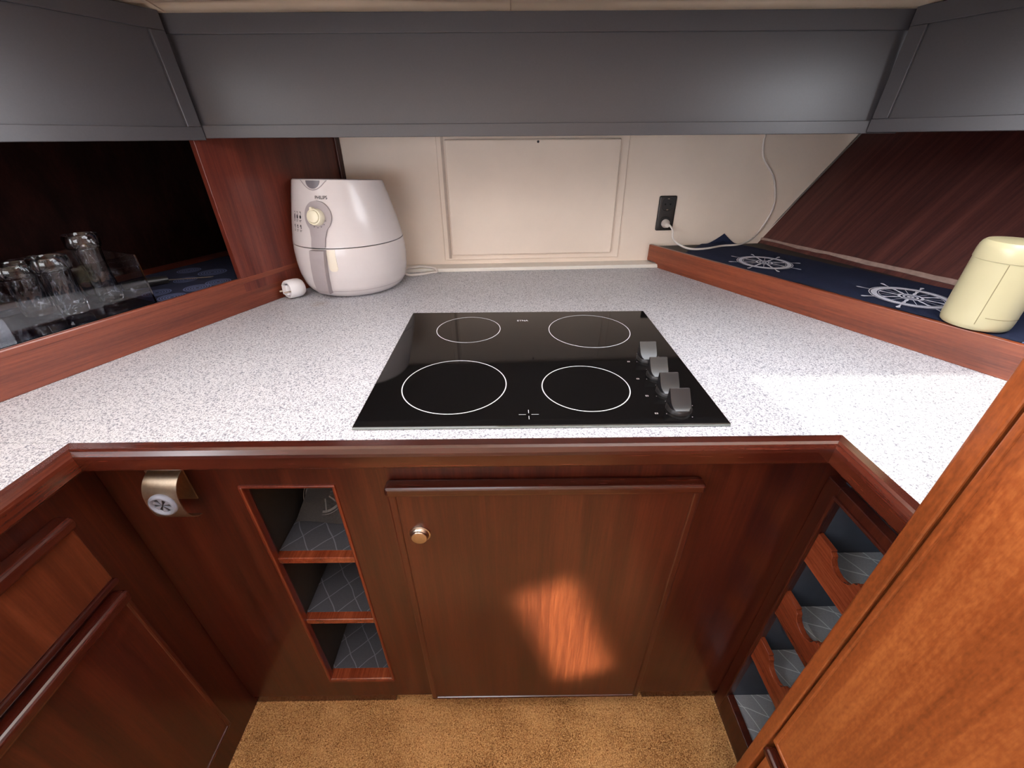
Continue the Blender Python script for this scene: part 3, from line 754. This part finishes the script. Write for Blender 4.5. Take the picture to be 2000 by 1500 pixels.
def text_mesh(name, body, size, mapper, mat, parent):
    cu = bpy.data.curves.new(name, 'FONT'); cu.body = body; cu.size = size; cu.align_x = 'CENTER'; cu.align_y = 'CENTER'; cu.offset = size*.02
    to = bpy.data.objects.new(name, cu); COL.objects.link(to)
    dg = bpy.context.evaluated_depsgraph_get(); me = bpy.data.meshes.new_from_object(to.evaluated_get(dg))
    bpy.data.objects.remove(to); bpy.data.curves.remove(cu)
    bm = B(); bm.from_mesh(me); bpy.data.meshes.remove(me)
    bmesh.ops.triangulate(bm, faces=bm.faces)
    for v in bm.verts: v.co = mapper(v.co.x, v.co.y)
    return obj(name, bm, mat, parent)
text_mesh('brand_mark', 'ETNA', .0105, lambda x, y: Vector((.0315+x, .930+y*1.1, HZ)), RING, hb)
kys = (.727, .660, .6025, .5505)
for i, ky in enumerate(kys):
    kx = .272
    kb = part('knob', BLK, hb, lathe, [(.0205, CZ+.0055), (.0205, CZ+.009), (.0195, CZ+.0115), (.0, CZ+.0115)], (kx, ky, 0), (0, 0, 1), 40, True, False, smooth=True)
    def grip(bm):
        r = .0188; pts = []
        n = 18
        back_y = .0115
        a0 = math.asin(back_y/r)
        hw_ = .0165; m = n//2
        ys = [back_y-(back_y+r)*(1-math.cos(math.pi/2*k/m)) for k in range(m+1)]; ys = [back_y-(back_y+r)*math.sin(math.pi/2*k/m) for k in range(m+1)]
        wx = [hw_ if y > -.004 else hw_*math.sqrt(max(0, 1-((y+.004)/(r-.004))**2)) for y in ys]
        ring = [(-x, y) for x, y in zip(wx, ys)] + [(x, y) for x, y in list(zip(wx, ys))[-2::-1]]
        lo = [bm.verts.new((kx+x, ky+y, CZ+.0112)) for x, y in ring]
        def hz(y): 
            t = max(0, (back_y-y)/(back_y+r)); return CZ+.0375-.0275*(1-(1-min(1, t))**1.25)
        hi = [bm.verts.new((kx+x*.96, ky+y*.97, hz(y))) for x, y in ring]
        for k in range(n): bm.faces.new((lo[k], lo[k+1], hi[k+1], hi[k]))
        b0, b1 = bm.verts.new((kx-.0152, ky+.0150, CZ+.0362)), bm.verts.new((kx+.0152, ky+.0150, CZ+.0362))
        c0, c1 = bm.verts.new((kx-.0160, ky+.0150, CZ+.0112)), bm.verts.new((kx+.0160, ky+.0150, CZ+.0112))
        # sloping thumb face built as strips across the knob
        rows = 9; prev = None
        L = hi[:n//2+1]; Rr = hi[n//2:][::-1]
        for a, b in zip(range(len(L)-1), range(len(Rr)-1)):
            if L[a+1] is Rr[b+1]: bm.faces.new((L[a], L[a+1], Rr[b]))
            else: bm.faces.new((L[a], L[a+1], Rr[b+1], Rr[b]))
        bm.faces.new((hi[0], hi[-1], b1, b0)); bm.faces.new((b0, b1, c1, c0))
        bm.faces.new((lo[0], hi[0], b0, c0)); bm.faces.new((hi[-1], lo[-1], c1, b1))
        bmesh.ops.recalc_face_normals(bm, faces=bm.faces)
    part('grip', plain('knob_satin_black', srgb(30, 29, 31), .25, noise=.05) if i == 0 else bpy.data.materials['knob_satin_black'], kb, grip, smooth=True)
    for a in (-150, -60, 20, 120):
        x, y = kx+.0275*math.cos(math.radians(a)), ky+.0265*math.sin(math.radians(a))
        part('dial_mark', PLG, kb, lathe, [(.0008, HZ-.0001), (.0008, HZ)], (x, y, 0), (0, 0, 1), 8)
    def zone(bm):                                         # zone symbol: little square frame
        x0, y0 = kx-.042, ky-.014; o = [(0, 0), (.005, 0), (.005, .004), (0, .004)]; n = [(.0012, .0010), (.0038, .0010), (.0038, .0030), (.0012, .0030)]
        vo = [bm.verts.new((x0+p[0], y0+p[1], HZ)) for p in o]; vn = [bm.verts.new((x0+p[0], y0+p[1], HZ)) for p in n]
        for k in range(4): bm.faces.new((vo[k], vo[(k+1) % 4], vn[(k+1) % 4], vn[k]))
    part('zone_symbol', PLG, kb, zone)

# ================================================================== air fryer
FC = Vector((-.4585, 1.245, CZ)); FD = Vector((-.20, -.98, 0)).normalized(); SD = Vector((-FD.y, FD.x, 0))
FP = [(0, .108), (.004, .121), (.012, .132), (.03, .1435), (.06, .1505), (.09, .1525), (.12, .152), (.145, .149), (.17, .144), (.20, .1375), (.23, .130), (.26, .1225), (.280, .1172), (.2865, .1152), (.2885, .1135), (.289, .110)]
def FR(z):
    for (z0, r0), (z1, r1) in zip(FP, FP[1:]):
        if z <= z1: return r0+(r1-r0)*(z-z0)/(z1-z0)
    return FP[-1][1]
def fwarp(p):                                            # the top slopes down towards the back
    z = p.z-CZ; q = Vector((-LD.y, LD.x, 0)); d = (p-FC).dot(q)      # flattened flank next to the bulkhead
    if d > .105: p = p-q*((d-.105)*.8)
    if z > .15: p = p+Vector((0, 0, ((z-.15)/.139)**2*.085*((p-FC).dot(FD))))
    return p
def flathe(bm, *a):
    lathe(bm, *a)
    for v in bm.verts: v.co = fwarp(v.co.copy())
def FS(th_, z, o=0):
    r = FR(z)+o; return fwarp(FC+FD*(r*math.cos(th_))+SD*(r*math.sin(th_))+Vector((0, 0, z)))
af = thing('air_fryer', 'white egg-shaped air fryer with grey handle and cream dial', 'air fryer', FC)
def fine(z0, z1, n):
    return [(FR(z0+(z1-z0)*i/n), z0+(z1-z0)*i/n) for i in range(n+1)]
part('basket_drawer', PLW, af, flathe, [(.094, .002)]+fine(.004, .1385, 26)+[(FR(.1385)-.006, .1388)], FC, (0, 0, 1), 72, True, True, smooth=True)
part('base_foot', PLGD, af, flathe, [(.088, 0), (.090, .0025)], FC, (0, 0, 1), 48)
part('base_seam', PLG, af, flathe, [(FR(.024)+.0003, .0235), (FR(.024)+.0004, .0245)], FC, (0, 0, 1), 72, False, False)
part('upper_body', PLW, af, flathe, [(FR(.141)-.006, .1405)]+fine(.1412, .2865, 32)+[(.1146, .288), (.1128, .2888)], FC, (0, 0, 1), 72, True, True, smooth=True)
part('seam_gap', BLK, af, flathe, [(FR(.14)-.005, .137), (FR(.14)-.005, .142)], FC, (0, 0, 1), 60, False, False)
part('top_cover', PLGD, af, flathe, [(.1125, .2886), (.1115, .2898), (.0, .2902)], FC, (0, 0, 1), 60, True, False, smooth=True)
def patch(bm, z0, z1, hw, o, nu=13, nv=40, uc=0, sh=lambda z: 0):
    rows = []
    for j in range(nv+1):
        z = z0+(z1-z0)*j/nv; w_ = max(hw(z), .0004); row = []
        for i in range(nu+1):
            u = -w_+2*w_*i/nu; oo = o
            row.append(bm.verts.new(FS((uc+u+sh(z))/FR(z), z, oo)))
        row.insert(0, bm.verts.new(FS((uc-w_*1.04+sh(z))/FR(z), z, -.002))); row.append(bm.verts.new(FS((uc+w_*1.04+sh(z))/FR(z), z, -.002)))
        rows.append(row)
    for a, b in zip(rows, rows[1:]):
        for i in range(len(a)-1): bm.faces.new((a[i], a[i+1], b[i+1], b[i]))
    for r_, z in ((rows[0], z0), (rows[-1], z1)):
        lo = [bm.verts.new(FS(0, z, -.002)) for _ in (0,)]
        bm.faces.new(r_)
    bmesh.ops.recalc_face_normals(bm, faces=bm.faces)
ZC, RC = .2125, .0345
def hw_up(z):
    c0 = math.sqrt(max(0, RC*RC-(z-ZC)**2)) if abs(z-ZC) < RC else 0
    st = .0185 + .006*max(0, min(1, (z-.165)/.03)) if z < ZC-.018 else 0
    return max(c0, st)
part('dial_surround', PLG, af, patch, .143, ZC+RC, hw_up, .006, sh=lambda z: .007*min(1, (z-.143)/.05))
part('basket_handle', PLG, af, patch, .020, .1375, lambda z: .0185-.003*max(0, (.05-z)/.03), .016, sh=lambda z: -.014*(.1375-z)/.12)
part('handle_side', plain('ivory_plastic', srgb(226, 216, 200), .3, noise=.01), af, patch, .082, .137, lambda z: .011 if z > .092 else math.sqrt(max(0, .011**2-(.092-z)**2))+.0005, .0015, uc=.029)
part('lid_vent', PLGD, af, patch, .2705, .2865, lambda z: math.sqrt(max(0, .0185**2*(1-((.2865-z)/.016)**2)))+.0002, .0012)
def notch(bm):
    pts = []
    for i in range(21):
        u = -.036+.072*i/20; z = .287-.0195*max(0, 1-(u/.036)**2)**1.2; pts.append(FS(u/FR(z), z, .0006))
    tube(bm, pts, .0009, 6, 2)
part('notch_rim', PLG, af, notch)
kc = FS(.007/FR(ZC), ZC, .006); kn_ = (FD+Vector((0, 0, .24))).normalized()
dk = part('dial', CREAM, af, lathe, [(.0205, -.002), (.0205, .006), (.0195, .012), (.0185, .014), (.0160, .0145), (.0152, .0125), (.0150, .0125), (.0145, .0165), (.0125, .018), (.0, .0182)], kc, kn_, 40, False, False, smooth=True)
vt = (Vector((0, 0, 1))-kn_*kn_.z).normalized(); vs_ = vt.cross(kn_)
def pointer(bm):
    d = (vt*.93-SD*.28).normalized(); q = d.cross(kn_)
    prism(bm, [kc+d*.013-q*.006, kc+d*.013+q*.006, kc+d*.0235+q*.0025, kc+d*.0235-q*.0025], kn_*.015, .001)
part('dial_pointer', CREAM, dk, pointer)
def ticks(bm):
    for i in range(7):
        a = math.radians(200+i*23.5); c0 = kc+(SD*math.cos(a)+vt*math.sin(a))*.0245+kn_*.0006
        lathe(bm, [(.0009, -.002), (.0009, .0012)], c0, kn_, 8)
part('dial_ticks', PLGD, af, ticks)
text_mesh('brand_lettering', 'PHILIPS', .0098, lambda x, y: FS((x+.019)/FR(.2525), .2525+y, .0005), INK, af)
# small black cooking symbols left of the dial: three columns of a food sign above a time scale
for c, (uc, k) in enumerate(((-.052, 1.0), (-.066, .95), (-.080, .9))):
    def icon(bm, uc=uc, k=k, c=c):
        def blob(pts): bm.faces.new([bm.verts.new(FS((uc+x*k)/FR(.2), z, .0005)) for x, z in pts])
        z = .210
        blob([(.004*math.cos(a), z+.004*math.sin(a)*(1+.3*c)) for a in [i*math.pi/5 for i in range(10)]])
        blob([(-.003, z+.010), (.003, z+.010), (.003, z+.0115), (-.003, z+.0115)]); blob([(.001, z+.004), (.0025, z+.004), (.0035, z+.010), (.002, z+.010)])
        for r_ in range(2): blob([(-.0045, z-.008-r_*.0028), (.0045-.002*r_, z-.008-r_*.0028), (.0045-.002*r_, z-.0068-r_*.0028), (-.0045, z-.0068-r_*.0028)])
        z = .188
        blob([(-.0035, z), (.0035, z), (.0015, z+.005), (-.002, z+.004)]); blob([(-.001, z-.004), (.003, z-.004), (.003, z-.001), (-.001, z-.001)])
        for r_ in range(2): blob([(-.0045, z-.0085-r_*.0028), (.004-.002*r_, z-.0085-r_*.0028), (.004-.002*r_, z-.0073-r_*.0028), (-.0045, z-.0073-r_*.0028)])
    part('cooking_symbol', INK, af, icon)
part('mains_cord', CORDM, af, tube, [(-.335, 1.30, CZ+.022), (-.32, 1.316, CZ+.008), (-.285, 1.335, CZ+.0045), (-.255, 1.355, CZ+.004), (-.238, 1.362, CZ+.0045), (-.245, 1.367, CZ+.014), (-.275, 1.374, CZ+.018), (-.31, 1.372, CZ+.018), (-.345, 1.36, CZ+.014)], .004, 10, 8, smooth=True)

# mains plug lying beside it
pg = thing('mains_plug', 'white earthed mains plug lying on the worktop beside the air fryer', 'plug', (-.605, 1.13, CZ))
ax = Vector((-.55, -.83, .06)).normalized(); po = Vector((-.585, 1.150, CZ+.0258))
part('plug_body', PLW2, pg, lathe, [(.012, 0), (.020, .002), (.0240, .008), (.0252, .018), (.0250, .036), (.0240, .044), (.0225, .046), (.0202, .0462), (.0200, .042), (.0, .042)], po, ax, 36, True, False, smooth=True)
fx = po+ax*.042; s1 = ax.cross(Vector((0, 0, 1))).normalized(); s2 = s1.cross(ax)
if s2.z < 0: s2 = -s2
part('centre_block', PLW2, pg, obox, fx-s1*.010-s2*.013, s1*.020, s2*.026, ax*.011, .0012)
for s_ in (-1, 1):
    part('pin', NICK, pg, lathe, [(.0024, 0), (.0024, .017), (.0015, .0185)], fx+s1*.0115*s_-s2*.004, ax, 14, smooth=True)
    part('earth_slot', PLGD, pg, obox, fx+s2*.0145*s_-s1*.0035-s2*.001+ax*.0005, s1*.007, s2*.002, ax*.004)

# ================================================================== overhead cupboards
oc = thing('overhead_cupboard', 'dark grey painted overhead cupboard across the back wall', 'cupboard', (.06, 1.2, 1.295))
def tilt(z): return 1.05+.02*(z-1.296)/.208
def ofront(bm, x0, x1, z0, z1, off, th_):
    prism(bm, [(x0, tilt(z0)+off, z0), (x1, tilt(z0)+off, z0), (x1, tilt(z1)+off, z1), (x0, tilt(z1)+off, z1)], (0, th_, 0), .0012)
part('front_panel', GREY, oc, ofront, -.70, .84, 1.296, 1.508, .006, .012)
part('bottom_rail', GREY, oc, ofront, -.70, .85, 1.296, 1.3205, 0, .006)
part('top_rail', GREY, oc, ofront, -.70, .85, 1.474, 1.508, 0, .006)
part('underside', GREY, oc, lambda bm: prism(bm, [(-.66, 1.066, 1.297), (.79, 1.066, 1.297), (.92, 1.478, 1.297), (-.52, 1.412, 1.297)], (0, 0, .01)))

def side_cup(name, label, c0, d, L, nrm, bend, z0, inner):
    t = thing('overhead_cupboard', label, 'cupboard', (c0.x, c0.y, z0))
    lean = nrm*-.018
    def pl(bm, s0, s1, za, zb, off, th_, bev=.0012):
        def P(s, z): return c0+d*s+Vector((0, 0, z))+lean*((z-1.296)/.208)-nrm*off
        prism(bm, [P(s0, za), P(s1, za), P(s1, zb), P(s0, zb)], -nrm*th_, bev)
    part('front_panel', GREY, t, pl, 0, L, z0, 1.508, .006, .012)
    part('bottom_rail', GREY, t, pl, 0, L, z0, z0+.0245, 0, .006)
    part('top_rail', GREY, t, pl, 0, L, 1.477, 1.508, 0, .006)
    part('end_stile', GREY, t, pl, .001, .030, z0+.0247, 1.4768, -.0012, .007)
    part('underside', GREY, t, lambda bm: prism(bm, [c0-nrm*.02+Vector((0, 0, z0+.001)), c0+d*L-nrm*.02+Vector((0, 0, z0+.001)), c0+d*L-nrm*.45+Vector((0, 0, z0+.001)), c0-nrm*.42+inner+Vector((0, 0, z0+.001))], (0, 0, .01)))
    return t
side_cup('l', 'grey painted overhead cupboard above the dark locker with glass jars', Vector((-.654, 1.049, 0)), -LD, 1.5, Vector((LD.y, -LD.x, 0)), 0, 1.2925, LD*.35)
side_cup('r', 'grey painted overhead cupboard above the sloping hull lining and cream canister', Vector((.782, 1.049, 0)), Vector((.4472, -.8944, 0)), 1.3, Vector((-.8944, -.4472, 0)), 0, 1.2985, Vector((-.17, .40, 0)))
